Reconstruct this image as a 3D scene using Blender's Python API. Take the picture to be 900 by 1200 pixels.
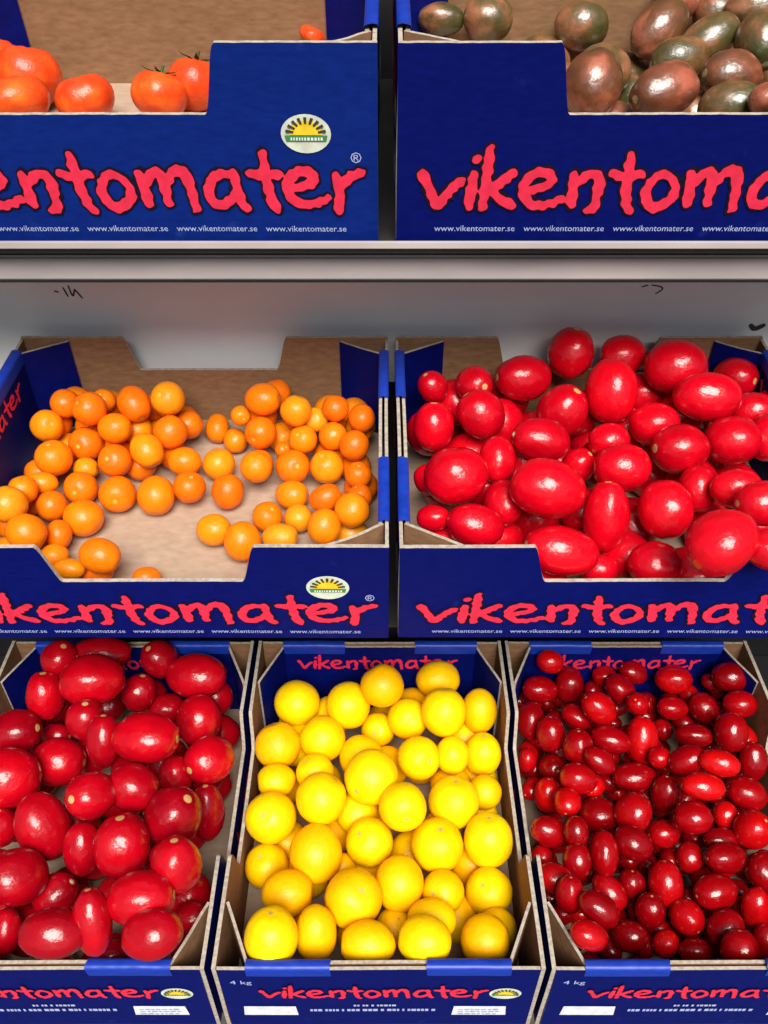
import bpy, bmesh, math, random
import numpy as np
from mathutils import Vector, Matrix, noise
random.seed(7)
R = math.radians
for o in list(bpy.data.objects): bpy.data.objects.remove(o)
S = bpy.context.scene
COL = S.collection
# ------------------------------------------------------------------ camera, sky, sun, exposure
ZC = 1.45; PITCH = 40.0; F = 1000.0
cd = bpy.data.cameras.new('camera'); cam = bpy.data.objects.new('camera', cd); COL.objects.link(cam)
cd.sensor_fit = 'VERTICAL'; cd.sensor_height = 24; cd.lens = 24 * F / 1200
cd.clip_start = 0.02; cd.clip_end = 200
cam.location = (0, 0, ZC); cam.rotation_euler = (R(90 - PITCH), 0, 0)
S.camera = cam
SUN_EL = 53; SUN_AZ = 8      # light comes from behind the viewer
w = bpy.data.worlds.new('World'); S.world = w; w.use_nodes = True
nt = w.node_tree; sky = nt.nodes.new('ShaderNodeTexSky'); sky.sky_type = 'NISHITA'; sky.sun_disc = False
sky.sun_elevation = R(SUN_EL); sky.sun_rotation = R(180 - SUN_AZ); sky.air_density = 1.0; sky.dust_density = 3.0; sky.ozone_density = 0.6
bg = nt.nodes['Background']; bg.inputs[1].default_value = 0.05; nt.links.new(sky.outputs[0], bg.inputs[0])
sl = bpy.data.lights.new('sun', 'SUN'); sun = bpy.data.objects.new('sun', sl); COL.objects.link(sun)
sl.energy = 4.6; sl.angle = R(34); sl.color = (1, .95, .88)
sun.rotation_euler = (R(90 - SUN_EL), 0, R(SUN_AZ))
sun.location = (0, -3, 4)
S.view_settings.view_transform = 'Standard'; S.view_settings.look = 'None'
S.view_settings.exposure = 0.45; S.view_settings.gamma = 1
S.render.engine = 'CYCLES'
S.cycles.max_bounces = 6

# ------------------------------------------------------------------ materials
def newmat(name):
    m = bpy.data.materials.new(name); m.use_nodes = True
    return m, m.node_tree, m.node_tree.nodes['Principled BSDF']
def N(nt, t, **k):
    n = nt.nodes.new(t)
    for a, b in k.items(): setattr(n, a, b)
    return n
def noise_mix(nt, c1, c2, scale, detail=4, coord='Object', stretch=(1, 1, 1), lo=.35, hi=.65):
    tc = N(nt, 'ShaderNodeTexCoord'); mp = N(nt, 'ShaderNodeMapping'); mp.inputs['Scale'].default_value = stretch
    nt.links.new(tc.outputs[coord], mp.inputs[0])
    no = N(nt, 'ShaderNodeTexNoise'); no.inputs['Scale'].default_value = scale; no.inputs['Detail'].default_value = detail
    nt.links.new(mp.outputs[0], no.inputs[0])
    cr = N(nt, 'ShaderNodeValToRGB'); cr.color_ramp.elements[0].position = lo; cr.color_ramp.elements[1].position = hi
    cr.color_ramp.elements[0].color = (*c1, 1); cr.color_ramp.elements[1].color = (*c2, 1)
    nt.links.new(no.outputs[0], cr.inputs[0])
    return cr, no, mp
def bump(nt, bs, src, strength, dist):
    b = N(nt, 'ShaderNodeBump'); b.inputs['Strength'].default_value = strength; b.inputs['Distance'].default_value = dist
    nt.links.new(src, b.inputs['Height']); nt.links.new(b.outputs[0], bs.inputs['Normal'])
def card_mat(name, c1, c2, rough=.75, spec=.2, flutes=.15, scuff=None):
    m, nt, bs = newmat(name)
    cr, no, mp = noise_mix(nt, c1, c2, 160, 9, stretch=(.5, 1, 1.6), lo=.25, hi=.75)
    out = cr.outputs[0]
    if scuff:
        c2r, n2, _ = noise_mix(nt, (0, 0, 0), (1, 1, 1), 38, 8, lo=.66, hi=.80)
        mx = N(nt, 'ShaderNodeMix', data_type='RGBA'); mx.inputs[7].default_value = (*scuff, 1)
        mul = N(nt, 'ShaderNodeMath', operation='MULTIPLY'); mul.inputs[1].default_value = .35
        nt.links.new(c2r.outputs[0], mul.inputs[0]); nt.links.new(mul.outputs[0], mx.inputs[0]); nt.links.new(out, mx.inputs[6]); out = mx.outputs[2]
    nt.links.new(out, bs.inputs['Base Color'])
    bs.inputs['Roughness'].default_value = rough; bs.inputs['Specular IOR Level'].default_value = spec
    wv = N(nt, 'ShaderNodeTexWave'); wv.inputs['Scale'].default_value = 45; wv.inputs['Distortion'].default_value = .6
    nt.links.new(mp.outputs[0], wv.inputs[0])
    ad = N(nt, 'ShaderNodeMath', operation='ADD'); nt.links.new(wv.outputs[0], ad.inputs[0])
    n3 = N(nt, 'ShaderNodeTexNoise'); n3.inputs['Scale'].default_value = 18; nt.links.new(mp.outputs[0], n3.inputs[0])
    ml = N(nt, 'ShaderNodeMath', operation='MULTIPLY'); ml.inputs[1].default_value = 6; nt.links.new(n3.outputs[0], ml.inputs[0]); nt.links.new(ml.outputs[0], ad.inputs[1])
    bump(nt, bs, ad.outputs[0], flutes, .0006)
    return m
NAVY = card_mat('navy_print', (.0007, .003, .088), (.001, .006, .125), .5, .12, .3, (.02, .04, .26))
FOLD = card_mat('skylit_fold', (.004, .025, .28), (.009, .045, .40), .4, .4, .2)  # navy card lightened: skylight on the upturned folds is put into the colour
KRAFT = card_mat('kraft_board', (.19, .10, .05), (.29, .16, .085), .85, .1, .25)
LINER = card_mat('grey_liner', (.33, .235, .165), (.42, .31, .23), .85, .1, .2, (.34, .22, .14))
def edge_mat():
    m, nt, bs = newmat('corrugated_edge')
    tc = N(nt, 'ShaderNodeTexCoord'); vo = N(nt, 'ShaderNodeTexNoise'); vo.inputs['Scale'].default_value = 260; vo.inputs['Detail'].default_value = 2
    nt.links.new(tc.outputs['Object'], vo.inputs[0])
    cr = N(nt, 'ShaderNodeValToRGB'); e = cr.color_ramp.elements
    e[0].position = .3; e[0].color = (.29, .24, .19, 1); e[1].position = .65; e[1].color = (.43, .38, .31, 1)
    nt.links.new(vo.outputs[0], cr.inputs[0]); nt.links.new(cr.outputs[0], bs.inputs['Base Color'])
    bs.inputs['Roughness'].default_value = .9; bump(nt, bs, vo.outputs[0], .6, .001)
    return m
EDGE = edge_mat()
def flat(name, c, rough=.5, spec=.3):
    m, nt, bs = newmat(name); cr, no, mp = noise_mix(nt, tuple(x * .8 for x in c), c, 120, 4)
    nt.links.new(cr.outputs[0], bs.inputs['Base Color']); bs.inputs['Roughness'].default_value = rough; bs.inputs['Specular IOR Level'].default_value = spec
    return m
INK_RED = flat('red_ink', (.80, .028, .075)); INK_BLACK = flat('black_ink', (.006, .003, .012)); INK_WHITE = flat('pale_ink', (.42, .48, .80))
WHITE = flat('white_paper', (.80, .82, .86)); CREAM = flat('cream_ink', (.66, .72, .58)); YEL = flat('yellow_ink', (.85, .62, .03)); GREEN = flat('green_ink', (.06, .26, .08)); DARKINK = flat('dark_ink', (.05, .045, .03))
def metal_paint(name, c1, c2, rough):
    m, nt, bs = newmat(name); cr, no, mp = noise_mix(nt, c1, c2, 9, 8, stretch=(1, 3, 3), lo=.3, hi=.7)
    nt.links.new(cr.outputs[0], bs.inputs['Base Color']); bs.inputs['Roughness'].default_value = rough
    bump(nt, bs, no.outputs[0], .08, .002); return m
RISER = metal_paint('white_painted_metal', (.84, .835, .82), (.92, .915, .90), .5)
RAIL = metal_paint('grey_painted_metal', (.34, .305, .30), (.46, .41, .40), .45)
SHELF = metal_paint('pale_shelf_metal', (.48, .46, .45), (.62, .60, .58), .5)
SHELFD = metal_paint('shaded_shelf_metal', (.010, .010, .011), (.018, .018, .018), .6)  # shelf metal darkened to paint the shade in the gaps between crates
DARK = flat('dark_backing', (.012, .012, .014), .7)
GROUND = flat('ground_asphalt', (.07, .068, .066), .9)
WALLM = flat('dark_wall', (.05, .045, .042), .8)

def fruit_mat(name, cols, rough, scar=(.55, .32, .12), scar_t=.985, sub=0.0, marble=None, coat=.0, bright=(.8, 1.1), spec=.5, speck=None):
    """cols: list of (pos,colour) over the per-object random value"""
    m, nt, bs = newmat(name)
    oi = N(nt, 'ShaderNodeObjectInfo'); cr = N(nt, 'ShaderNodeValToRGB')
    e = cr.color_ramp.elements
    while len(e) < len(cols): e.new(.5)
    for k, (p, c) in enumerate(cols): e[k].position = p; e[k].color = (*c, 1)
    nt.links.new(oi.outputs['Random'], cr.inputs[0]); out = cr.outputs[0]
    tc = N(nt, 'ShaderNodeTexCoord')
    off = N(nt, 'ShaderNodeVectorMath', operation='ADD'); cmb = N(nt, 'ShaderNodeMath', operation='MULTIPLY'); cmb.inputs[1].default_value = 40
    nt.links.new(oi.outputs['Random'], cmb.inputs[0]); nt.links.new(tc.outputs['Object'], off.inputs[0]); nt.links.new(cmb.outputs[0], off.inputs[1])
    no = N(nt, 'ShaderNodeTexNoise'); no.inputs['Scale'].default_value = 1.3; no.inputs['Detail'].default_value = 5; nt.links.new(off.outputs[0], no.inputs[0])
    if marble:
        mr = N(nt, 'ShaderNodeValToRGB'); mr.color_ramp.elements[0].position = .3; mr.color_ramp.elements[1].position = .7
        grad = N(nt, 'ShaderNodeSeparateXYZ'); nt.links.new(tc.outputs['Object'], grad.inputs[0])
        gm = N(nt, 'ShaderNodeMath', operation='MULTIPLY_ADD'); gm.inputs[1].default_value = -.16; nt.links.new(grad.outputs[2], gm.inputs[0]); nt.links.new(no.outputs[0], gm.inputs[2])
        mr.color_ramp.elements[0].color = (*marble[0], 1); mr.color_ramp.elements[1].color = (*marble[1], 1)
        mid = mr.color_ramp.elements.new(.5); mid.color = (*marble[2], 1)
        nt.links.new(gm.outputs[0], mr.inputs[0])
        mx = N(nt, 'ShaderNodeMix', data_type='RGBA'); mx.inputs[0].default_value = .6
        nt.links.new(out, mx.inputs[6]); nt.links.new(mr.outputs[0], mx.inputs[7]); out = mx.outputs[2]
    mrg = N(nt, 'ShaderNodeMapRange'); mrg.inputs[1].default_value = .3; mrg.inputs[2].default_value = .7; mrg.inputs[3].default_value = bright[0]; mrg.inputs[4].default_value = bright[1]
    nt.links.new(no.outputs[0], mrg.inputs[0])
    vm = N(nt, 'ShaderNodeVectorMath', operation='SCALE'); nt.links.new(out, vm.inputs[0]); nt.links.new(mrg.outputs[0], vm.inputs['Scale']); out = vm.outputs[0]
    # paler shoulder near the stem end and a dry scar at the pole (object space, unit fruit)
    sp = N(nt, 'ShaderNodeSeparateXYZ'); nm = N(nt, 'ShaderNodeVectorMath', operation='NORMALIZE')
    nt.links.new(tc.outputs['Object'], nm.inputs[0]); nt.links.new(nm.outputs[0], sp.inputs[0])
    sr = N(nt, 'ShaderNodeMapRange'); sr.inputs[1].default_value = scar_t; sr.inputs[2].default_value = min(.9999, scar_t + .006)
    nt.links.new(sp.outputs[2], sr.inputs[0])
    mx2 = N(nt, 'ShaderNodeMix', data_type='RGBA'); mx2.inputs[7].default_value = (*scar, 1)
    nt.links.new(sr.outputs[0], mx2.inputs[0]); nt.links.new(out, mx2.inputs[6])
    nt.links.new(mx2.outputs[2], bs.inputs['Base Color'])
    n2 = N(nt, 'ShaderNodeTexNoise'); n2.inputs['Scale'].default_value = 3.0; n2.inputs['Detail'].default_value = 2; nt.links.new(off.outputs[0], n2.inputs[0])
    rr = N(nt, 'ShaderNodeMapRange'); rr.inputs[3].default_value = rough * .8; rr.inputs[4].default_value = rough * 1.5
    nt.links.new(n2.outputs[0], rr.inputs[0]); nt.links.new(rr.outputs[0], bs.inputs['Roughness'])
    bump(nt, bs, n2.outputs[0], .05, .15)
    bs.inputs['Specular IOR Level'].default_value = spec
    if sub:
        bs.inputs['Subsurface Weight'].default_value = sub; bs.inputs['Subsurface Scale'].default_value = .004
        bs.inputs['Subsurface Radius'].default_value = (1, .4, .1)
    return m
M_RED = fruit_mat('red_plum_skin', [(0, (.44, .0008, .008)), (.5, (.56, .001, .010)), (1, (.66, .0015, .010))], .21, spec=.5)
M_RED_SHADED = fruit_mat('shaded_plum_skin', [(0, (.26, .0005, .006)), (.5, (.36, .0008, .007)), (1, (.48, .001, .008))], .2, spec=.5)  # red plum skin darkened: the bottom left crate's dimmer light is in the colour
M_CHERRY = fruit_mat('dark_red_cherry_skin', [(0, (.19, .0004, .002)), (.6, (.30, .0008, .003)), (1, (.50, .002, .003))], .17, scar_t=.994, spec=.5)
M_ORANGE = fruit_mat('orange_skin', [(0, (.80, .13, .002)), (.55, (.84, .19, .002)), (.85, (.82, .25, .004)), (1, (.72, .28, .01))], .3, scar=(.5, .35, .08), scar_t=.99, bright=(.85, 1.1), spec=.35)
M_YELLOW = fruit_mat('yellow_skin', [(0, (.92, .42, .0)), (.5, (.94, .54, .0)), (1, (.96, .62, .001))], .36, scar=(.5, .4, .1), scar_t=.992, bright=(.9, 1.08), spec=.3)
M_BEEF = fruit_mat('orange_red_ribbed_skin', [(0, (.75, .05, .01)), (1, (.80, .12, .015))], .28, scar=(.3, .35, .08), scar_t=.985, marble=((.75, .04, .006), (.85, .14, .01), (.80, .07, .008)), spec=.4)
M_BROWN = fruit_mat('marbled_brown_skin', [(0, (.05, .06, .015)), (.35, (.12, .10, .03)), (.6, (.20, .05, .025)), (1, (.30, .05, .035))], .27, scar=(.35, .3, .12), scar_t=.985, marble=((.03, .042, .008), (.38, .12, .06), (.13, .055, .018)), spec=.95)
M_CALYX = flat('calyx_green', (.04, .09, .02), .7)
M_SCAR = flat('dry_scar', (.78, .60, .38), .6)

# ------------------------------------------------------------------ object helpers
def link(o, parent=None):
    COL.objects.link(o)
    if parent: o.parent = parent
    return o
def mesh_obj(name, verts, faces, mats, parent=None, fm=None, smooth=False):
    me = bpy.data.meshes.new(name); me.from_pydata([tuple(v) for v in verts], [], faces)
    for m in (mats if isinstance(mats, (list, tuple)) else [mats]): me.materials.append(m)
    if fm: me.polygons.foreach_set('material_index', fm)
    if smooth: me.polygons.foreach_set('use_smooth', [True] * len(me.polygons))
    me.update()
    return link(bpy.data.objects.new(name, me), parent)
def bm_obj(name, bm, mats, parent=None, smooth=False):
    me = bpy.data.meshes.new(name); bm.normal_update(); bm.to_mesh(me); bm.free()
    for m in (mats if isinstance(mats, (list, tuple)) else [mats]): me.materials.append(m)
    if smooth: me.polygons.foreach_set('use_smooth', [True] * len(me.polygons))
    return link(bpy.data.objects.new(name, me), parent)
def box(name, x0, x1, y0, y1, z0, z1, mat, parent=None, bev=.0008):
    bm = bmesh.new(); bmesh.ops.create_cube(bm, size=1)
    for v in bm.verts: v.co = ((x0 + x1) / 2 + v.co.x * (x1 - x0), (y0 + y1) / 2 + v.co.y * (y1 - y0), (z0 + z1) / 2 + v.co.z * (z1 - z0))
    if bev: bmesh.ops.bevel(bm, geom=bm.edges[:], offset=bev, segments=2, affect='EDGES')
    return bm_obj(name, bm, mat, parent)
def tag(o, label=None, cat=None, group=None, kind=None):
    if label: o['label'] = label
    if cat: o['category'] = cat
    if group: o['group'] = group
    if kind: o['kind'] = kind
    return o
def empty(name, loc, rot=(0, 0, 0)):
    o = bpy.data.objects.new(name, None); o.empty_display_size = .05; o.location = loc; o.rotation_euler = rot
    return link(o)
def wn(x, z, s):   # gentle warp of a sheet of cardboard
    return .0011 * noise.noise(Vector((x * 7 + s, z * 9, s * 1.7))) 

# a standing board in local (u, v=thickness outwards, z); h(u) is its height; material 0 outer, 1 inner, 2 edge
def board(name, us, hf, t, outer, inner, parent, mat4=None, seed=0., rows=7, z0=0., rag=.0004, warp=True):
    V = []; Fc = []; fm = []
    nu = len(us)
    for side in (0, 1):
        for i, u in enumerate(us):
            h = hf(u) + rag * noise.noise(Vector((u * 190, seed, 3)))
            for j in range(rows + 1):
                z = z0 + (h - z0) * j / rows
                d = wn(u, z, seed) if warp else 0
                V.append(Vector((u, (-t if side else 0) + d, z)))
    idx = lambda s, i, j: s * nu * (rows + 1) + i * (rows + 1) + j
    for i in range(nu - 1):
        for j in range(rows):
            Fc.append((idx(0, i, j), idx(0, i, j + 1), idx(0, i + 1, j + 1), idx(0, i + 1, j))); fm.append(0)
            Fc.append((idx(1, i, j), idx(1, i + 1, j), idx(1, i + 1, j + 1), idx(1, i, j + 1))); fm.append(1)
        Fc.append((idx(0, i, rows), idx(1, i, rows), idx(1, i + 1, rows), idx(0, i + 1, rows))); fm.append(2)
        Fc.append((idx(0, i, 0), idx(0, i + 1, 0), idx(1, i + 1, 0), idx(1, i, 0))); fm.append(2)
    for j in range(rows):
        Fc.append((idx(0, 0, j), idx(1, 0, j), idx(1, 0, j + 1), idx(0, 0, j + 1))); fm.append(2)
        n = nu - 1
        Fc.append((idx(0, n, j), idx(0, n, j + 1), idx(1, n, j + 1), idx(1, n, j))); fm.append(2)
    if mat4: V = [mat4 @ v for v in V]
    return mesh_obj(name, V, Fc, [outer, inner, EDGE], parent, fm)

# ------------------------------------------------------------------ brush lettering from strokes
GL = {
 'v': (1.17, [[(0, 1.0), (.12, .72), (.42, .10)], [(.42, .10), (.72, .52), (1.02, .82)]]),
 'i': (.40, [[(.10, .05), (.12, .5), (.17, .95)], [(.20, 1.33), (.22, 1.36)]]),
 'k': (1.0, [[(.13, 1.62), (.10, .8), (.06, .05)], [(.78, 1.0), (.22, .52)], [(.25, .52), (.55, .25), (.86, .10)]]),
 'e': (1.27, [[(.12, .50), (.5, .56), (.86, .72), (.68, 1.0), (.36, .98), (.10, .72), (.10, .36), (.35, .08), (.75, .08), (1.12, .26)]]),
 'n': (1.08, [[(.10, .95), (.12, .5), (.15, .08)], [(.15, .62), (.45, .95), (.74, .92), (.82, .5), (.76, -.06), (.62, -.04)]]),
 't': (.86, [[(.38, 1.50), (.42, .8), (.50, .2), (.66, .0)], [(.0, 1.0), (.35, .92), (.78, .98)]]),
 'o': (1.10, [[(.5, 1.0), (.2, .85), (.08, .45), (.3, .08), (.65, .10), (.92, .45), (.80, .82), (.5, 1.0)]]),
 'm': (1.72, [[(.10, .95), (.15, .5), (.20, .08)], [(.18, .62), (.45, 1.0), (.66, .92), (.70, .5), (.72, .12)], [(.72, .62), (1.0, 1.04), (1.30, .98), (1.38, .5), (1.42, -.05)]]),
 'a': (1.24, [[(.82, .95), (.4, .98), (.10, .65), (.14, .22), (.45, .10), (.82, .42)], [(.84, 1.0), (.86, .5), (.95, .15), (1.08, .04)]]),
 'r': (.80, [[(.10, .92), (.20, .5), (.14, -.05)], [(.2, .58), (.45, .88), (.76, 1.0)]]),
}
def text_strokes(word, rnd):
    x = 0; out = []
    for k, ch in enumerate(word):
        adv, st = GL[ch]; dy = rnd.uniform(-.05, .05)
        for s in st: out.append([(x + a, b + dy) for a, b in s])
        x += adv
    return out, x - .05
def sdf_mesh(strokes, x0, x1, y0, y1, step, half, grow=0., seed=1, rough=.034):
    """marching-squares fill of the area within 'half' of the strokes -> verts2d, faces"""
    nx = int((x1 - x0) / step) + 1; ny = int((y1 - y0) / step) + 1
    X, Y = np.meshgrid(x0 + np.arange(nx) * step, y0 + np.arange(ny) * step, indexing='ij')
    D = np.full(X.shape, 1e9)
    for s in strokes:
        L = len(s) - 1; 
        # smooth the polyline a little
        pts = np.array(s)
        if L >= 2:
            for _ in range(2):
                q = [pts[0]]
                for a, b in zip(pts[:-1], pts[1:]): q += [a * .75 + b * .25, a * .25 + b * .75]
                q.append(pts[-1]); pts = np.array(q)
        n = len(pts) - 1
        for i, (a, b) in enumerate(zip(pts[:-1], pts[1:])):
            d = b - a; t = ((X - a[0]) * d[0] + (Y - a[1]) * d[1]) / max(1e-9, d @ d); t = np.clip(t, 0, 1)
            wv = half * (1.12 - .25 * abs((i + t) / n * 2 - 1) ** 2)
            D = np.minimum(D, np.hypot(X - a[0] - t * d[0], Y - a[1] - t * d[1]) - wv)
    rg = np.random.RandomState(seed)
    nz = np.zeros_like(D)
    for k in range(14):
        fx, fy = rg.uniform(-27, 27, 2); nz += np.sin(X * fx + Y * fy + rg.uniform(0, 6))
    D = D + nz / 14 * rough * 2.5 - grow
    V = []; Fc = []; vid = {}; 
    def corner(i, j):
        k = (i, j)
        if k not in vid: vid[k] = len(V); V.append((X[i, j], Y[i, j]))
        return vid[k]
    def cut(i, j, i2, j2):
        k = (i, j, i2, j2) if (i, j) < (i2, j2) else (i2, j2, i, j)
        if k not in vid:
            a, b = D[i, j], D[i2, j2]; t = a / (a - b)
            vid[k] = len(V); V.append((X[i, j] + t * (X[i2, j2] - X[i, j]), Y[i, j] + t * (Y[i2, j2] - Y[i, j])))
        return vid[k]
    I = D < 0
    anyc = I[:-1, :-1] | I[1:, :-1] | I[1:, 1:] | I[:-1, 1:]
    for i, j in zip(*np.nonzero(anyc)):
        q = [(i, j), (i + 1, j), (i + 1, j + 1), (i, j + 1)]; poly = []
        for a in range(4):
            p, n_ = q[a], q[(a + 1) % 4]
            if I[p]: poly.append(corner(*p))
            if I[p] != I[n_]: poly.append(cut(*p, *n_))
        if len(poly) >= 3: Fc.append(tuple(poly))
    return V, Fc
_st, TXTW = text_strokes('vikentomater', random.Random(3))
WORD_FILL = sdf_mesh(_st, -.4, TXTW + .4, -.45, 2.0, .035, .122, 0, 1)
WORD_OUT = sdf_mesh(_st, -.4, TXTW + .4, -.45, 2.0, .045, .122, .06, 1)
def put2d(name, data, mat, parent, fn, off):
    V, Fc = data
    return mesh_obj(name, [fn(x, y, off) for x, y in V], Fc, mat, parent)
_small = {}
def small_text(txt):
    if txt in _small: return _small[txt]
    c = bpy.data.curves.new('t', 'FONT'); c.body = txt; c.size = 1; c.resolution_u = 2
    o = bpy.data.objects.new('t', c); COL.objects.link(o); bpy.context.view_layer.update()
    dg = bpy.context.evaluated_depsgraph_get(); me = bpy.data.meshes.new_from_object(o.evaluated_get(dg))
    V = [(v.co.x, v.co.y) for v in me.vertices]; Fc = [tuple(p.vertices) for p in me.polygons]
    mx = max(v[0] for v in V)
    bpy.data.objects.remove(o); bpy.data.meshes.remove(me); bpy.data.curves.remove(c)
    _small[txt] = ([(x / mx, y / mx) for x, y in V], Fc); return _small[txt]
def disc(cx, cy, rx, ry, a0=0, a1=360, n=28):
    V = [(cx, cy)] + [(cx + rx * math.cos(R(a0 + (a1 - a0) * k / n)), cy + ry * math.sin(R(a0 + (a1 - a0) * k / n))) for k in range(n + 1)]
    return V, [(0, k + 1, k + 2) for k in range(n)]
def join2d(parts):
    V = []; Fc = []
    for v, f in parts:
        b = len(V); V += v; Fc += [tuple(i + b for i in q) for q in f]
    return V, Fc
def emblem(parent, fn, cx, cy, s):
    e = put2d('emblem', disc(cx, cy, s, s * .78), CREAM, parent, fn, .0007)
    put2d('emblem_band', join2d([([(cx - s * .86, cy - s * .05), (cx - s * .80, cy - s * .30), (cx + s * .80, cy - s * .30), (cx + s * .86, cy - s * .05)], [(0, 1, 2, 3)])]), GREEN, parent, fn, .0011)
    put2d('emblem_sun', disc(cx, cy - s * .03, s * .66, s * .58, 0, 180), YEL, parent, fn, .0014)
    rays = []
    for k in range(9):
        a = R(12 + k * 19.5); c, s_ = math.cos(a), math.sin(a); t = .045 * s
        p0 = (cx + c * s * .50, cy + s_ * s * .42); p1 = (cx + c * s * .82, cy + s_ * s * .68)
        rays.append(([(p0[0] - s_ * t, p0[1] + c * t), (p0[0] + s_ * t, p0[1] - c * t), (p1[0] + s_ * t * 1.4, p1[1] - c * t * 1.4), (p1[0] - s_ * t * 1.4, p1[1] + c * t * 1.4)], [(0, 1, 2, 3)]))
    put2d('emblem_rays', join2d(rays), DARKINK, parent, fn, .0017)
    rg = random.Random(4); ln = []
    x = cx - s * .62
    while x < cx + s * .6:
        wd = rg.uniform(.05, .10) * s; ln.append(([(x, cy - .24 * s), (x + wd, cy - .24 * s), (x + wd, cy - .12 * s), (x, cy - .12 * s)], [(0, 1, 2, 3)])); x += wd + .05 * s
    put2d('emblem_print', join2d(ln), WHITE, parent, fn, .0017)
    return e

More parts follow.
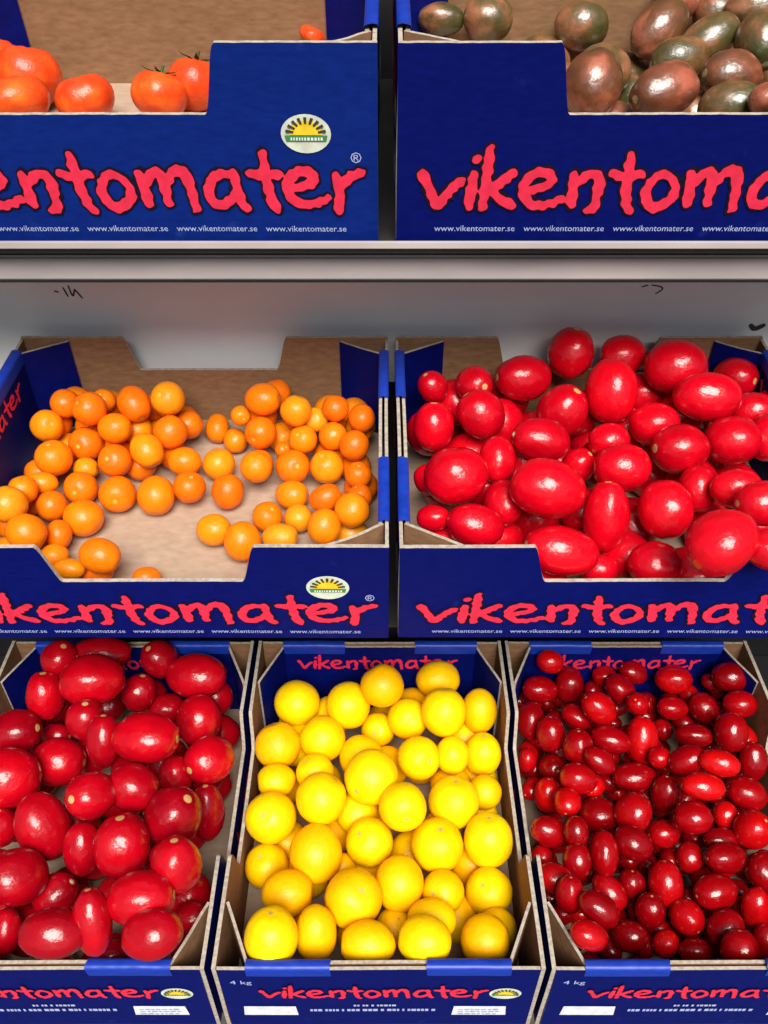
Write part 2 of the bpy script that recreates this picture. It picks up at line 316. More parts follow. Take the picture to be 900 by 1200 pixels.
# ------------------------------------------------------------------ crates
def make_crate(name, L, D, H, long_front, slope, low=.63):
    """crate frame: x centred, y from 0 (front) to D, z from 0. The two long sides carry the hand cut-outs."""
    root = empty(name, (0, 0, 0))
    W, Dp = L, D
    T = .0038
    longw = W if long_front else Dp; shortw = Dp if long_front else W
    def lh(u):           # height of a long side at distance u from its end
        a = min(u, longw - u); e0 = longw * .275; e1 = e0 + slope
        if a <= e0: k = 0
        elif a >= e1: k = 1
        else: k = (a - e0) / (e1 - e0); k = k * k * (3 - 2 * k)
        return H * (1 - (1 - low) * k)
    us = sorted(set([round(x, 5) for x in list(np.linspace(0, longw, 60)) + list(np.linspace(longw * .275 - .004, longw * .275 + slope + .004, 16)) + list(longw - np.linspace(longw * .275 - .004, longw * .275 + slope + .004, 16))]))
    # placement matrices: local board frame u along the side, +y outward -> y flipped so outside faces out
    def frame(side):
        # returns matrix mapping (u, out, z) to crate coordinates
        if side == 'front': return Matrix(((1, 0, 0, -W / 2), (0, -1, 0, 0), (0, 0, 1, 0), (0, 0, 0, 1)))
        if side == 'back':  return Matrix(((-1, 0, 0, W / 2), (0, 1, 0, Dp), (0, 0, 1, 0), (0, 0, 0, 1)))
        if side == 'left':  return Matrix(((0, -1, 0, -W / 2), (-1, 0, 0, Dp), (0, 0, 1, 0), (0, 0, 0, 1)))
        return Matrix(((0, 1, 0, W / 2), (1, 0, 0, 0), (0, 0, 1, 0), (0, 0, 0, 1)))
    def put(side, u, z, out): return frame(side) @ Vector((u, out, z))
    fronts = ('front', 'back') if long_front else ('left', 'right')
    shorts = ('left', 'right') if long_front else ('front', 'back')
    for si, sd in enumerate(fronts):
        M4 = frame(sd); seed = si * 3.1 + len(name)
        p = board('long_panel', us, lh, T, NAVY, KRAFT, root, M4, seed, 9)
        fn = lambda x, y, off, M4=M4, seed=seed: M4 @ Vector((x, off + wn(x, y, seed), y))
        if True:
            xs = .92 * longw / TXTW; x0 = .048 * longw; b = H * .195; ys = H * .198
            vis = sd == 'front'
            g = lambda x, y, off: fn(x0 + x * xs, b + y * ys, off)
            put2d('lettering_outline', WORD_OUT, INK_BLACK, p, g, .0007)
            put2d('lettering', WORD_FILL, INK_RED, p, g, .0012)
            pitch = (.88 * longw) / 5
            line = join2d([([(x * pitch * .90 + .075 * longw + k * pitch, y * pitch * .90 + H * .065) for x, y in small_text('www.vikentomater.se')[0]], small_text('www.vikentomater.se')[1]) for k in range(5)])
            put2d('web_address', line, INK_WHITE, p, fn, .0007)
            emblem(p, fn, longw - .052 * longw / .4, H * .585, .0180)
            rg = small_text('®'); put2d('registered_mark', ([(x * .008 + longw - .020, y * .008 + H * .44) for x, y in rg[0]], rg[1]), INK_WHITE, p, fn, .0007)
    for si, sd in enumerate(shorts):
        M4 = frame(sd); seed = si * 2.3 + 9 + len(name); c = shortw
        us2 = list(np.linspace(T + .0003, c - T - .0003, 48))
        p = board('short_panel', us2, lambda u: H - .002, .003, NAVY, KRAFT, root, M4, seed, 7)
        off2 = Matrix.Translation((0, -.0055, 0))
        mid0, mid1 = c * .355, c * .645
        us3 = list(np.linspace(.030, c - .030, 44))
        q = board('inner_lining', us3, lambda u: H - .0025, .003, KRAFT, NAVY, root, M4 @ off2, seed, 7)
        for (a, b_) in ((.030, mid0), (mid1, c - .030)):
            bm = bmesh.new(); ring = []
            prof = [(.0006, -.014), (.0010, -.002), (.0002, .0008), (-.003, .0016), (-.0062, .0012), (-.0088, .0002), (-.0094, -.003), (-.0092, -.014)]
            n = 12
            for i in range(n + 1):
                u = a + (b_ - a) * i / n
                wob = .0006 * noise.noise(Vector((u * 60, seed, 0)))
                ring.append([bm.verts.new(M4 @ Vector((u + (0.0015 * noise.noise(Vector((k, seed, u * 3)))if i in (0, n) else 0), o_ + wn(u, H, seed), H + z_ + wob))) for k, (o_, z_) in enumerate(prof)])
            for i in range(n):
                for k in range(len(prof) - 1): bm.faces.new((ring[i][k], ring[i][k + 1], ring[i + 1][k + 1], ring[i + 1][k]))
            bmesh.ops.recalc_face_normals(bm, faces=bm.faces[:])
            bm_obj('folded_rim', bm, FOLD, root, True)
        # outside print
        fn = lambda x, y, off, M4=M4, seed=seed: M4 @ Vector((x, off + wn(x, y, seed), y))
        xs = .70 * c / TXTW; g = lambda x, y, off: fn(c * .135 + x * xs, H * .54 + y * .0162, off)
        put2d('lettering_outline', WORD_OUT, INK_BLACK, p, g, .0007)
        put2d('lettering', WORD_FILL, INK_RED, p, g, .0012)
        emblem(p, fn, c * .895, H * .60, .0150)
        kg = small_text('4 kg'); put2d('weight_print', ([(x * .020 + c * .045, y * .018 + H * .765) for x, y in kg[0]], kg[1]), INK_WHITE, p, fn, .0007)
        for xa in (.065, .735):
            bx = ([(c * xa, H * .21), (c * (xa + .175), H * .21), (c * (xa + .17), H * .375), (c * (xa + .005), H * .375)], [(0, 1, 2, 3)])
            st = put2d('sticker', bx, WHITE, p, fn, .0008)
            if xa > .5:
                rgn = random.Random(6); parts = []
                for rr_ in range(3):
                    x = c * (xa + .02)
                    while x < c * (xa + .14):
                        wd = rgn.uniform(.002, .006); parts.append(([(x, H * (.23 + .04 * rr_)), (x + wd, H * (.23 + .04 * rr_)), (x + wd, H * (.248 + .04 * rr_)), (x, H * (.248 + .04 * rr_))], [(0, 1, 2, 3)])); x += wd + .0015
                put2d('sticker_print', join2d(parts), INK_WHITE, p, fn, .0013)
        rgn = random.Random(8); parts = []
        for yy, xa, xb, hh in ((.37, .42, .56, .03), (.28, .28, .69, .04)):
            x = c * xa
            while x < c * xb:
                wd = rgn.uniform(.0018, .0045); parts.append(([(x, H * yy), (x + wd, H * yy), (x + wd, H * (yy + hh)), (x, H * (yy + hh))], [(0, 1, 2, 3)])); x += wd + rgn.choice((.001, .001, .003))
        put2d('fine_print', join2d(parts), INK_WHITE, p, fn, .0007)
        # lettering on the inside of the double wall (read from inside)
        gi = lambda x, y, off, M4=M4, seed=seed, c=c: M4 @ Vector((c - (c * .16 + x * .66 * c / TXTW), -.0085 - off + wn(c - (c * .16 + x * .66 * c / TXTW), H * .68 + y * H * .12, seed), H * .68 + y * H * .12))
        put2d('inner_lettering', WORD_FILL, INK_RED, q, gi, .0009)
    # corner posts: diagonal boards across each corner
    pl, ps = .046, .026
    for sx in (-1, 1):
        for sy in (0, 1):
            ax, ay = (pl, ps) if long_front else (ps, pl)
            x0 = sx * (W / 2 - T - .0004); y0 = (T + .0004) if sy == 0 else Dp - T - .0004
            if not long_front: ay *= 1.25
            A = Vector((x0 - sx * ax, y0, 0)); B = Vector((x0, y0 + (ay if sy == 0 else -ay), 0))
            dr = (B - A); ln = dr.length; dr.normalize(); outn = Vector((-dr.y, dr.x, 0))
            cc = Vector((x0 / 2, Dp / 2, 0))
            if outn.dot(A - Vector((0, Dp / 2, 0))) < 0: outn = -outn
            M4 = Matrix(((dr.x, outn.x, 0, A.x), (dr.y, outn.y, 0, A.y), (0, 0, 1, 0), (0, 0, 0, 1)))
            board('corner_post', [ln * k / 6 for k in range(7)], lambda u: H - .003 - .004 * abs(noise.noise(Vector((u * 20, sx, sy)))), .0028, KRAFT, NAVY, root, M4, sx + sy, 3, z0=.004, warp=False)
    box('base_panel', -W / 2 + T + .0002, W / 2 - T - .0002, T + .0002, Dp - T - .0002, .0005, .0045, LINER, root, 0)
    return root
def copy_tree(o, parent=None):
    c = o.copy(); COL.objects.link(c); c.parent = parent
    for ch in list(o.children): copy_tree(ch, c)
    return c

class Tray: pass
TRAYS = {}
def tray(key, root, x0, x1, yf, zb, D, H, tilt, label):
    root.location = ((x0 + x1) / 2, yf, ZC + zb); root.rotation_euler = (R(tilt), 0, 0)
    tag(root, label, 'crate', 'navy cardboard tomato crates on the display rack')
    t = Tray(); t.M = Matrix.Translation((( x0 + x1) / 2, yf, ZC + zb)) @ Matrix.Rotation(R(tilt), 4, 'X')
    t.Mi = t.M.inverted(); t.w = (x1 - x0); t.D = D; t.H = H; TRAYS[key] = t
    return t
LT = .396
top = make_crate('tomato_crate', LT, .30, .146, True, .013, low=.675)
top2 = copy_tree(top)
TOPZ = -.270; TOPY = .655; TILT = 8
tray('TL', top, -.0045 - LT, -.0045, TOPY, TOPZ, .30, .146, TILT, 'navy cardboard crate with a few orange-red ribbed tomatoes, left of the top shelf')
tray('TR', top2, .0095, .0095 + LT, TOPY, TOPZ, .30, .146, TILT, 'navy cardboard crate of marbled brown tomatoes, right of the top shelf')
MIDY = .509; MIDZ = -.572; MTILT = 3.0; LM = .392; DM = .318; HM = .113
midc = make_crate('tomato_crate', LM, DM, HM, True, .014, low=.64)
mid2 = copy_tree(midc)
tray('ML', midc, .004 - LM, .004, MIDY, MIDZ, DM, HM, MTILT, 'half-empty navy cardboard crate of orange cherry tomatoes with its bare bottom showing')
tray('MR', mid2, .0125, .0125 + LM, MIDY, MIDZ, DM, HM, MTILT, 'navy cardboard crate heaped with large bright red plum tomatoes on the middle shelf')
WB = .300; DB = .388; HB = .130
botc = make_crate('tomato_crate', WB, DB, HB, False, .018, low=.62)
b2 = copy_tree(botc); b3 = copy_tree(botc)
tray('BL', botc, -.462, -.162, .323, -.936, DB, HB, 0, 'navy cardboard crate of red plum tomatoes at the left of the bottom row')
tray('BM', b2, -.155, .145, .323, -.936, DB, HB, 0, 'navy cardboard crate of round yellow tomatoes, middle of the bottom row')
tray('BR', b3, .151, .451, .323, -.936, DB, HB, 0, 'navy cardboard crate of small dark red cherry tomatoes, right of the bottom row')

ROYAL = card_mat('faded_royal_print', (.001, .012, .14), (.002, .020, .185), .5, .15, .3, (.03, .08, .32))
for ch in top.children:
    if ch.name.startswith('long_panel'):
        ch.data = ch.data.copy(); ch.data.materials[0] = ROYAL
# ------------------------------------------------------------------ display rack and surroundings
rack = tag(empty('display_rack', (0, .66, 0)), 'pale metal display rack with stepped shelves holding the navy tomato crates', 'display rack')
def rbox(name, x0, x1, y0, y1, z0, z1, mat, bev=.001):
    return box(name, x0, x1, y0 - .66, y1 - .66, z0 + ZC, z1 + ZC, mat, rack, bev)
XW = .95
sh = rbox('shelf', -XW, XW, 0, .33, -.006, 0, SHELFD); sh.location = (0, 0, 0)
me = sh.data   # top shelf, tilted with its crates
for v in me.vertices:
    p = Vector((v.co.x, v.co.y + .66, v.co.z - ZC)); a = R(TILT)
    y, z = p.y, p.z - .0006
    v.co = (p.x, TOPY - .008 + y * math.cos(a) - z * math.sin(a) - .66, TOPZ - .0012 + y * math.sin(a) + z * math.cos(a) + ZC)
rbox('shelf_lip', -XW, XW, .6445, .6475, -.2722, -.2662, RAIL, .0008)
rbox('front_rail', -XW, XW, .664, .690, -.3075, -.2862, RAIL, .002)
rbox('rail_shadow_strip', -XW, XW, .6655, .689, -.3096, -.3077, DARK, 0)  # dark strip stands in for the shadow line under the rail
rbox('shadow_gap_strip', -XW, XW, .668, .690, -.2860, -.2735, DARK, 0)  # dark strip paints the shade in the slot between lip and rail
rbox('riser_panel', -XW, XW, .850, .854, -.518, -.275, RISER, .001)
rbox('lower_riser_shade', -XW, XW, .850, .854, -.600, -.5182, DARK, 0)  # bottom of the riser made dark to paint shade between the middle crates
ms = rbox('shelf', -XW, XW, .015, .322, -.0045, 0, SHELFD)
for v in ms.data.vertices:
    y, z = v.co.y + .66, v.co.z - ZC - .0012; a = R(MTILT)
    v.co = (v.co.x, MIDY + y * math.cos(a) - z * math.sin(a) - .66, MIDZ + y * math.sin(a) + z * math.cos(a) + ZC)
rbox('shelf', -XW, XW, .335, .80, -.942, -.9375, SHELFD)
rbox('back_panel', -XW, XW, 1.0, 1.006, -1.44, .25, DARK, 0)  # added so that light reaches the crates only from the front
rbox('lower_back_panel', -XW, XW, .805, .809, -.99, -.60, DARK, 0)
for sx in (-1, 1):
    rbox('side_panel', sx * XW - .003 + sx * .004, sx * XW + .003 + sx * .004, .33, 1.0, -1.44, -.25, SHELF)
    rbox('side_post', sx * XW - .015 + sx * .025, sx * XW + .015 + sx * .025, .97, 1.0, -1.44, .25, SHELF)
# scuff marks on the riser
def scuff(strokes, half, seed):
    V, Fc = sdf_mesh([[(a * .001, b * .001) for a, b in s] for s in strokes], -.03, .03, -.015, .02, .0006, half, 0, seed, .00008)
    return V, Fc
def riser_pt(px, py, Y=.850):
    el = R(PITCH) - math.atan((600 - py) / F); dz = -math.tan(el) * Y
    d = Y * math.cos(R(PITCH)) - dz * math.sin(R(PITCH)); return (px - 450) * d / F, dz
for (px, py, st, hf) in ((82, 343, [[(-16, 2), (-12, 1)], [(-6, 6), (-3, -4)], [(0, 8), (2, -6), (6, 4)], [(6, 4), (12, -6)]], .0008),
                         (765, 338, [[(-12, 2), (-6, 4)], [(-2, 4), (6, 3), (12, 0), (4, -6)]], .0007),
                         (886, 385, [[(-7, 4), (-2, -1), (7, 4)]], .0026)):
    cx, cz = riser_pt(px, py)
    V, Fc = scuff(st, hf, int(px))
    mesh_obj('scuff_mark', [(x + cx, .8495 - .66, y + cz + ZC) for x, y in V], Fc, DARKINK, rack)
g = box('ground', -30, 30, -30, 30, -.05, 0, GROUND, None, 0); tag(g, kind='structure')
wl = box('wall', -6, 6, 1.6, 1.8, 0, 3.2, WALLM, None, 0); tag(wl, 'unseen dark wall added behind the display rack to block rear skylight', 'wall')  # unseen blocker, added to cut sky light coming from behind the rack

# ------------------------------------------------------------------ fruit
def fruit_mesh(name, mat, kind, seed, nu=22, nv=14):
    rg = random.Random(seed); V = []; Fc = []
    ph = rg.uniform(0, 6); asym = rg.uniform(-.05, .05); lob = rg.choice((3, 4, 5))
    for j in range(nv + 1):
        th = math.pi * j / nv
        for i in range(nu):
            a = 2 * math.pi * i / nu
            x, y, z = math.sin(th) * math.cos(a), math.sin(th) * math.sin(a), math.cos(th)
            r = 1 + asym * z + .034 * noise.noise(Vector((x * 1.3 + seed, y * 1.3, z * 1.3)))
            if kind == 'round':
                r -= .10 * math.exp(-(th / .28) ** 2); r += .010 * math.cos(lob * a + ph) * math.sin(th) * max(0, z)
            elif kind == 'plum':
                r *= 1 + .035 * math.cos(2 * th + .3); r -= .07 * math.exp(-(th / .25) ** 2)
                r += .022 * math.cos(lob * a + ph) * math.sin(th) - .045 * max(0, noise.noise(Vector((x * 2.1 + seed * 3, y * 2.1, z * 2.1 + 5))))
            elif kind == 'ribbed':
                r -= .26 * math.exp(-(th / .38) ** 2); r += .045 * math.cos(lob * 2 * a + ph) * math.sin(th) * (.35 + .65 * max(0, z))
            if j in (0, nv):
                if i: continue
            V.append((x * r, y * r, z * r))
    top_, bot = 0, len(V) - 1
    ix = lambda j, i: 1 + (j - 1) * nu + i % nu
    for i in range(nu):
        Fc.append((top_, ix(1, i), ix(1, i + 1))); Fc.append((bot, ix(nv - 1, i + 1), ix(nv - 1, i)))
        for j in range(1, nv - 1): Fc.append((ix(j, i), ix(j + 1, i), ix(j + 1, i + 1), ix(j, i + 1)))
    me = bpy.data.meshes.new(name); me.from_pydata(V, [], Fc); me.materials.append(mat)
    me.polygons.foreach_set('use_smooth', [True] * len(me.polygons)); me.update(); return me
def calyx_mesh():
    V = []; Fc = []
    for k in range(5):
        a = k * 2 * math.pi / 5 + .2; b = len(V); c, s = math.cos(a), math.sin(a)
        for (rr, wd, z) in ((.06, .06, .80), (.28, .085, .90), (.52, .05, .94), (.68, .004, 1.02)):
            V += [(c * rr - s * wd, s * rr + c * wd, z), (c * rr + s * wd, s * rr - c * wd, z), (c * rr, s * rr, z - .03)]
        for q in range(3):
            o_ = b + q * 3; Fc += [(o_, o_ + 3, o_ + 4, o_ + 1), (o_ + 1, o_ + 4, o_ + 5, o_ + 2), (o_ + 2, o_ + 5, o_ + 3, o_)]
    b = len(V)
    for z, rr, dx in ((.78, .08, 0), (.95, .06, .02), (1.18, .05, .07)):
        for k in range(7): V.append((dx + rr * math.cos(k * 2 * math.pi / 7), rr * math.sin(k * 2 * math.pi / 7), z))
    for q in range(2):
        for k in range(7): Fc.append((b + q * 7 + k, b + q * 7 + (k + 1) % 7, b + q * 7 + 7 + (k + 1) % 7, b + q * 7 + 7 + k))
    Fc.append(tuple(b + 14 + k for k in range(7)))
    me = bpy.data.meshes.new('calyx'); me.from_pydata(V, [], Fc); me.materials.append(M_CALYX); me.update(); return me
def scar_mesh():
    V = [(0, 0, .925)]; Fc = []; n = 10
    for rr, z in ((.06, .945), (.10, .93)):
        for k in range(n): V.append((rr * (1 + .15 * math.sin(k * 2.3)) * math.cos(k * 2 * math.pi / n), rr * math.sin(k * 2 * math.pi / n), z))
    for k in range(n):
        Fc.append((0, 1 + k, 1 + (k + 1) % n)); Fc.append((1 + k, 1 + n + k, 1 + n + (k + 1) % n, 1 + (k + 1) % n))
    me = bpy.data.meshes.new('stem_scar'); me.from_pydata(V, [], Fc); me.materials.append(M_SCAR); me.update(); return me
KINDS = {k: [fruit_mesh(k, m, sh_, 10 * s + len(k)) for s in range(7)] for k, m, sh_ in (
    ('red_plum_tomato', M_RED, 'plum'), ('cherry_tomato', M_CHERRY, 'plum'), ('plum_tomato', M_RED_SHADED, 'plum'), ('orange_tomato', M_ORANGE, 'round'),
    ('yellow_tomato', M_YELLOW, 'round'), ('ribbed_tomato', M_BEEF, 'ribbed'), ('brown_tomato', M_BROWN, 'plum'))}
CALYX = calyx_mesh(); SCAR = scar_mesh()

def fwd(px, py):
    """photo pixel -> world direction with unit component along the optical axis"""
    a, b = (px - 450) / F, (600 - py) / F; p = R(PITCH)
    return Vector((a, math.cos(p) + b * math.sin(p), -math.sin(p) + b * math.cos(p)))
def fill(t, placed, r0, r1, hs, tries, rnd, region=None, keep=2.6):
    """drop fruit straight down into the tray, below the visible surface hs(x, y)"""
    hw = t.w / 2 - .008
    for _ in range(tries):
        r = rnd.uniform(r0, r1); x = rnd.uniform(-hw + r, hw - r); y = rnd.uniform(.008 + r, t.D - .008 - r)
        if region and not region(x, y): continue
        z = .0045 + r
        for (c, q) in placed:
            dd = (x - c.x) ** 2 + (y - c.y) ** 2; s = (r + q) * .95
            if dd < s * s: z = max(z, c.z + math.sqrt(s * s - dd))
        if z > hs(x, y): continue
        placed.append((Vector((x, y, z)), r))
def drop(t, placed, px, py, ra, rb):
    O = t.Mi @ Vector((0, 0, ZC)); Dv = t.Mi.to_3x3() @ fwd(px, py); rp = math.sqrt(ra * rb)
    hw = t.w / 2 - .0045
    tt = (t.H + .05 - O.z) / Dv.z; best = None
    while True:
        p = O + Dv * tt; r = rp * tt / F
        p.x = min(max(p.x, -hw + r), hw - r)
        if p.y < .0045 + r and p.z < t.H + r * .4: p.y = .0045 + r
        hit = p.z - r < .0045 or p.y + r > t.D - .0045
        if not hit:
            for (c, q) in placed:
                if (c - p).length < (r + q) * .93: hit = True; break
        if hit and best is not None: break
        best = (p.copy(), r, tt)
        if hit: break
        tt += .0012
    return best
ORD = ['']*0 + ['zero', 'first', 'second', 'third', 'fourth', 'fifth', 'sixth', 'seventh', 'eighth', 'ninth', 'tenth', 'eleventh', 'twelfth', 'thirteenth', 'fourteenth', 'fifteenth', 'sixteenth', 'seventeenth', 'eighteenth', 'nineteenth', 'twentieth']
REPORT = []
def build(key, kind, items, hs, fr, tries, seed, look, where, group, cat, rows, region=None, scars=0, calyx=(), fill_label=None, elong=1.12, keepk=2.4):
    t = TRAYS[key]; rnd = random.Random(seed); placed = []
    fill(t, placed, fr[0], fr[1], lambda x, y: hs(x, y) - (fr[0] + fr[1]) * .5 * 1.35, tries, rnd, region)
    nfill = len(placed); vis = []
    for it in items:
        px, py, ra, rb = it[:4]; ang = it[4] if len(it) > 4 else 0
        p, r, tt = drop(t, placed, px, py, ra, rb)
        placed.append((p, r)); vis.append((it, p, r, tt, ang))
    REPORT.append((key, len(items), nfill, round(sum(v[2] for v in vis) / len(vis), 4), round(min(v[2] for v in vis), 4), round(max(v[2] for v in vis), 4)))
    camR = cam.rotation_euler.to_matrix()
    objs = []
    def mk(p_local, sc, axis_w, spin):
        me = rnd.choice(KINDS[kind]); o = bpy.data.objects.new(kind, me); COL.objects.link(o)
        z = axis_w.normalized(); q = z.to_track_quat('Z', 'Y').to_matrix() @ Matrix.Rotation(spin, 3, 'Z')
        o.matrix_world = Matrix.Translation(t.M @ p_local) @ q.to_4x4() @ Matrix.Diagonal((*sc, 1))
        return o
    # which fruit can be seen at all: disc buffers from the camera and from a step to each side
    cr_ = math.cos(R(PITCH)); sr_ = math.sin(R(PITCH))
    W3 = [t.M @ p for p, r in placed]
    seen = []
    yy, xx = np.mgrid[0:600, 0:700]
    for (ox, oy, oz) in ((0, 0, 0), (-.35, 0, 0), (.35, 0, 0), (0, .1, .2)):
        buf = np.full((600, 700), -1, int); zb = np.full((600, 700), 1e9); pr = []
        for k, P in enumerate(W3):
            X, Y, Z = P.x - ox, P.y - oy, P.z - ZC - oz; d = Y * cr_ - Z * sr_; v = Y * sr_ + Z * cr_
            px = 450 + F * X / d; py = 600 - F * v / d; rp = placed[k][1] * F / d; pr.append((px, py))
            cx, cy = (px + 500 - ox * -500) * .5 * .7, (py + 200) * .5 * .7; q = rp * .35
            x0, x1, y0, y1 = int(max(0, cx - q)), int(min(700, cx + q + 2)), int(max(0, cy - q)), int(min(600, cy + q + 2))
            if x1 <= x0 or y1 <= y0: continue
            m_ = ((xx[y0:y1, x0:x1] - cx) ** 2 + (yy[y0:y1, x0:x1] - cy) ** 2 < q * q) & (zb[y0:y1, x0:x1] > d)
            buf[y0:y1, x0:x1][m_] = k; zb[y0:y1, x0:x1][m_] = d
        cnt = np.bincount(buf[buf >= 0], minlength=len(W3)) / .1225
        seen.append((cnt, pr))
    cnt0, pr0 = seen[0]
    keepf = [k for k in range(nfill) if max(s_[0][k] for s_ in seen) > 12]
    inview = lambda k: -5 < pr0[k][0] < 905 and -5 < pr0[k][1] < 1150
    rankf = [k for k in keepf if cnt0[k] > 25 and inview(k)]
    ids = [nfill + i for i in range(len(vis))] + rankf
    order = sorted(ids, key=lambda k: -pr0[k][1]); per = math.ceil(len(order) / rows)
    names = {}
    rws = [sorted(order[k:k + per], key=lambda i: pr0[i][0]) for k in range(0, len(order), per)]
    for rn, rw in enumerate(rws):
        for cn, i in enumerate(rw):
            a_ = 'leftmost' if cn == 0 else 'rightmost' if cn == len(rw) - 1 else ORD[cn + 1] + ' from left'
            names[i] = a_ + ' in ' + ('front row' if rn == 0 else 'back row' if rn == len(rws) - 1 else ORD[rn + 1] + ' row from front')
    def lab_for(words, k):
        tail = look + ' ' + names[k] + ', ' + where
        for n_ in range(len(words) + 1):
            l_ = ' '.join([w_ for w_ in words[:len(words) - n_] if w_] + [tail]).strip()
            if len(l_.split()) <= 16: return l_
        return tail
    med = sorted(v[2] for v in vis)
    for i, (it, p, r, tt, ang) in enumerate(vis):
        ra, rb = it[2] * tt / F, it[3] * tt / F
        long_a = max(ra, rb); short = min(ra, rb)
        a = R(-ang) if ra >= rb else R(-ang + 90)
        ecc = long_a / short
        if ecc < 1.06:     # seen nearly end on or a round fruit: choose an axis freely
            axis = camR @ Vector((rnd.uniform(-.6, .6), rnd.uniform(-.5, .9), rnd.uniform(-.2, 1))); sc = (short, short, short * (1.0 if kind in ('orange_tomato', 'yellow_tomato') else 1.08)) 
        else:
            sg = rnd.choice((-1, 1)); axis = camR @ Vector((math.cos(a) * sg, math.sin(a) * sg, rnd.uniform(-.25, .35)))
            sc = (short, short, long_a)
        if kind == 'ribbed_tomato':
            axis = camR @ Vector((rnd.uniform(-.35, .35), rnd.uniform(.5, 1), rnd.uniform(.1, .5))); sc = (ra, ra, rb * 1.02)
        o = mk(p, sc, axis, rnd.uniform(0, 6.28)); objs.append(o)
        if i in calyx: c = bpy.data.objects.new('calyx', CALYX); link(c, o)
        elif scars and rnd.random() < scars: c = bpy.data.objects.new('stem_scar', SCAR); link(c, o)
        shape = ''
        if ecc >= 1.15: shape = ('upright ' if abs(math.sin(a)) > .8 else 'sideways ' if abs(math.sin(a)) < .45 else 'slanting ') + 'oval '
        elif ecc < 1.06: shape = 'round '
        size = 'small ' if r <= med[len(med) // 6] else 'large ' if r >= med[-max(1, len(med) // 6)] else ''
        tag(o, lab_for([size.strip()] + shape.split(), nfill + i), cat, group)
    for k in keepf:
        p, r = placed[k]
        axis = Vector((rnd.uniform(-1, 1), rnd.uniform(-1, 1), rnd.uniform(-.4, .4)))
        e = rnd.uniform(1.0, elong)
        o = mk(p, (r * .98, r * .98, r * e), axis, rnd.uniform(0, 6.28))
        if k in names: tag(o, lab_for(['half-hidden'], k), cat, group)
        else: tag(o, fill_label, cat, group + ' lying under others')
    REPORT[-1] += (len(keepf), len(rankf), per)
    return objs

ORANGE = [(122,470,14,14),(76,473,17,17),(55,499,19,19),(105,479,21,20),(157,473,19,23,-30),(221,498,17,17),(197,467,20,21),(135,502,20,18),(101,520,20,20),(200,507,20,20),
 (100,549,15,13),(172,528,19,22,-35),(63,537,21.5,21.5),(135,540,19.5,19.5),(50,566,18,13),(27,574,18,17,15),(95,572,20,20),(138,579,21.5,21.5),(183,581,22,24),(60,593,18,18),
 (10,592,22,22),(217,541,20,17),(222,571,19,20),(99,607,23.5,22),(69,626,15,18),(31,624,24,22,30),(64,652,17,15),(110,670,24,16),(117,651,25,21,20),(80,667,20,13),(172,677,17,13),
 (370,492,15,15),(282,487,12,12),(308,468,22,19),(347,481,18.5,18.5),(393,479,16,16),(424,491,16,17),(255,502,14,18),(276,517,14,15),(306,507,19,20),(331,527,9,9),(355,515,17,17),
 (390,511,17,17),(415,522,18,18),(257,545,20,19),(300,548,20,19),(343,547,21,20),(383,548,20,20),(420,557,16,16),(267,576,19,21.5),(342,580,20,17),(382,583,20,16,-25),(422,582,15,15),
 (413,598,21,21),(313,606,19,18),(350,607,17,17),(328,630,22,17),(380,618,20,22),(250,621,21.5,19),(284,635,22,24),(303,664,14,13)]
REDM = [(507,453,19,18),(555,450,22,22),(678,545,20,20),(503,563,18,18),(669,415,28,28),(729,416,27,24),(612,443,33,28),(659,482,31,30),(862,442,25,24),(883,483,28,25),(790,430,36,33),
 (508,501,25,29),(563,485,28,29),(717,457,32,38),(830,465,39,30,5),(583,540,22,28),(712,517,24,22),(632,515,35,27,10),(766,497,29,27),(900,513,25,28),(860,516,32,30),(798,526,34,31),
 (728,548,33,30),(537,557,38,35,-15),(818,572,24,28),(862,572,30,24),(508,607,20,16),(590,590,24,28),(893,590,32,28),(557,616,34,27,15),(643,573,45,37,12),(710,603,28,43),(780,596,33,35),
 (702,668,22,20),(900,645,24,24),(659,650,45,31,10),(768,662,31,29),(845,637,44,39,-35)]
BL = [(118,766,33,20),(70,772,21,21),(187,772,21,21),(65,862,18,14),(230,792,34,27),(53,815,22,28),(163,812,21,20),(108,797,35,30),(197,831,20,18),(100,843,22,22),(233,845,26,28),
 (122,868,20,30),(171,865,38,29),(18,859,30,27,-15),(206,908,20,22),(70,893,30,28),(253,891,28,27),(156,923,29,27,20),(107,932,27,27),(8,912,38,35),(253,950,20,34),(0,970,20,22),
 (160,1022,25,20),(203,956,34,33),(50,968,30,39,-20),(198,1005,20,20),(97,995,22,31),(143,990,33,36),(227,1012,29,33),(5,1065,16,15),(66,1048,26,24,-40),(18,1028,33,32),(225,1075,20,18),
 (167,1052,38,31,-5),(108,1078,22,37,-8),(7,1092,18,25),(132,1118,15,15),(178,1095,34,28,-10),(62,1094,37,28)]
YELLOW = [(443,855,20,20),(514,796,26,22),(348,824,27,27),(408,826,26,28),(448,804,25.5,25.5),(565,832,21,27),(478,842,25,24),(520,834,26.5,29),(324,874,27,27),(424,887,26,26),(378,866,27,28),
 (570,884,22,26),(530,885,20,22),(324,915,23,20),(370,906,23,22),(490,888,25,25),(418,952,25,25),(568,928,20,21),(436,910,32,32),(376,936,30,30),(472,945,28,28),(532,940,30,30),(312,958,30,30),
 (402,1015,15,15),(312,1015,26,26),(433,987,28,29),(370,1000,31,34),(574,984,29,33),(512,991,31,31),(519,1045,25,25),(337,1047,31,27),(462,1087,22,22),(573,1045,27.5,27.5),(468,1035,29,32),
 (414,1053,34,36),(583,1088,23,23),(506,1078,30,24),(370,1094,25,34),(318,1098,32,34),(430,1106,33,26),(568,1101,30,29),(498,1102,32,28)]
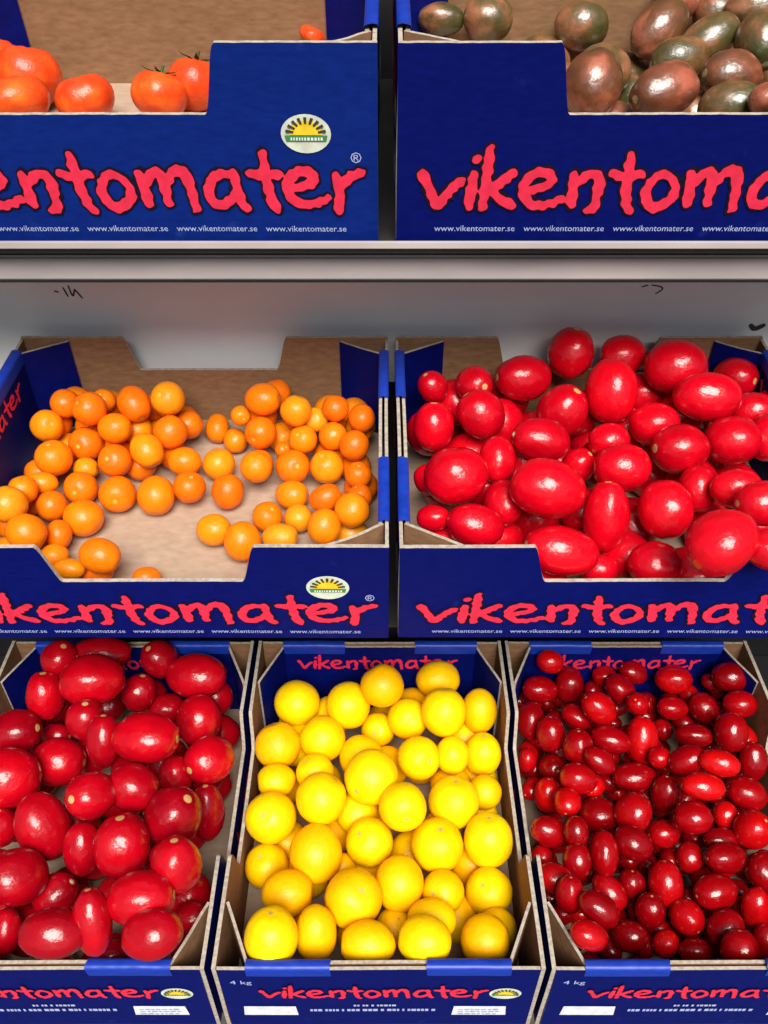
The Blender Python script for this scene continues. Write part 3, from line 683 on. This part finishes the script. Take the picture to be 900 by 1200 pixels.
CHERRY = [(644,775,13,13),(708,792,12,11),(833,799,9,9),(742,788,15,12,30),(790,796,18,15),(858,793,18,16),(632,808,18,14,10),(667,803,15,18),(727,808,18,14,45),(747,825,12,12),(788,830,16,12,10),
 (825,830,17,15,50),(867,825,17,14),(675,840,16,12,30),(702,830,20,16,40),(622,845,15,19),(645,860,15,18),(812,862,18,12),(885,865,14,14),(857,858,17,20),(752,868,17,25),(715,867,20,14,15),(677,875,16,18),
 (773,888,12,11),(618,890,10,12),(703,892,17,12,35),(647,900,14,14),(805,892,20,16,-30),(843,894,20,14,10),(883,892,14,20),(695,921,12,12),(677,912,19,16,15),(744,911,22,15),(642,931,15,18),(665,940,14,14),
 (825,922,22,14,5),(780,930,15,20),(875,930,20,17,20),(702,955,20,18),(742,953,20,19),(812,958,19,17),(850,955,13,14),(633,1005,12,12),(645,975,21,16,20),(675,975,13,16),(882,972,20,19),(777,977,16,14),
 (742,988,20,17,30),(708,1000,15,22),(845,984,18,12),(676,1010,15,18),(808,1004,14,14),(850,1005,22,16,5),(895,1023,18,18),(642,1030,20,15,25),(668,1048,15,20),(740,1035,14,15),(780,1035,18,22),
 (714,1045,20,15,45),(838,1045,23,18,-5),(702,1065,22,16,35),(762,1066,16,18),(805,1075,18,17),(886,1063,15,22),(780,1105,13,13),(850,1088,20,17,-40),(690,1096,20,15,20),(738,1097,18,16),(815,1115,17,13),
 (897,1105,13,18),(867,1115,20,22)]
CHERRY = [(i[0], i[1], i[2] * 1.16, i[3] * 1.16) + tuple(i[4:]) for i in CHERRY]
BL = [(i[0], i[1], i[2] * 1.05, i[3] * 1.05) + tuple(i[4:]) for i in BL]
RIB = [(0,68,22,20),(33,88,39,34),(18,118,40,28),(100,117,34,27),(228,98,32,29),(187,112,33,27),(366,42,16,10)]
BRN = [(517,23,27,19),(573,22,29,27),(790,0,27,25),(842,15,28,24),(885,8,32,22),(683,30,31,28),(772,34,38,29,-45),(830,47,38,26,-30),(892,48,31,36),(704,85,33,32),(794,70,34,26,-10),(857,90,37,30),(694,100,36,36),(777,107,43,32,-22),(858,124,36,28),(900,118,22,20)]

# mid left: thin, bare in the centre, heaped against the back and both ends
def hs_or(x, y):
    b = max(0, min(1, (y - .17) / .10)) * (.060 if not -.015 < x < .055 else .022)
    e = max(0, min(1, (abs(x + .01) - .10) / .06)) * (.030 if x > 0 else .036)
    return .018 + max(b, e)
build('ML', 'orange_tomato', ORANGE, hs_or, (.0155, .0175), 900, 21, 'orange cherry tomato', 'half-empty crate', 'orange cherry tomatoes', 'tomato', 8,
      region=lambda x, y: y > .19 or abs(x + .01) > .12, fill_label='orange cherry tomato mostly hidden under its neighbours in the half-empty crate')
build('MR', 'red_plum_tomato', REDM, lambda x, y: .058 + y * .18, (.023, .027), 1500, 22, 'plum tomato', 'heaped middle crate', 'red plum tomatoes heaped in the middle crate', 'tomato', 6,
      scars=.4, fill_label='red plum tomato mostly buried under others in the heaped crate on the middle shelf')
build('BL', 'plum_tomato', BL, lambda x, y: .077 + y * .09 + .012 * (abs(x) > .09), (.022, .026), 1500, 23, 'plum tomato', 'bottom left crate', 'red plum tomatoes in the bottom left crate', 'tomato', 7,
      scars=.25, fill_label='red plum tomato mostly buried under others in the bottom left crate')
build('BM', 'yellow_tomato', YELLOW, lambda x, y: .052 + y * .11, (.022, .026), 1200, 24, 'yellow tomato', 'bottom middle crate', 'yellow tomatoes in the bottom middle crate', 'tomato', 8,
      fill_label='yellow tomato mostly buried under others in the bottom middle crate')
build('BR', 'cherry_tomato', CHERRY, lambda x, y: .049 + y * .09, (.0115, .0135), 3500, 25, 'cherry tomato', 'bottom right crate', 'dark red cherry tomatoes in the bottom right crate', 'tomato', 13,
      scars=.0, fill_label='small dark red cherry tomato mostly buried under others in the bottom right crate', elong=1.25, keepk=1.6)
build('TL', 'ribbed_tomato', RIB, lambda x, y: .0, (.02, .02), 0, 26, 'ribbed tomato', 'top left crate', 'ribbed tomatoes in the top left crate', 'tomato', 2,
      calyx=(4, 5))
build('TR', 'brown_tomato', BRN, lambda x, y: .050 + y * .10 if x > -.09 else .02 + y * .1, (.022, .026), 700, 27, 'brown tomato', 'top right crate', 'marbled brown tomatoes in the top right crate', 'tomato', 4,
      scars=.2, region=lambda x, y: x > -.06, fill_label='marbled brown tomato mostly buried under others in the top right crate')
for r_ in REPORT: print('TRAY', r_)
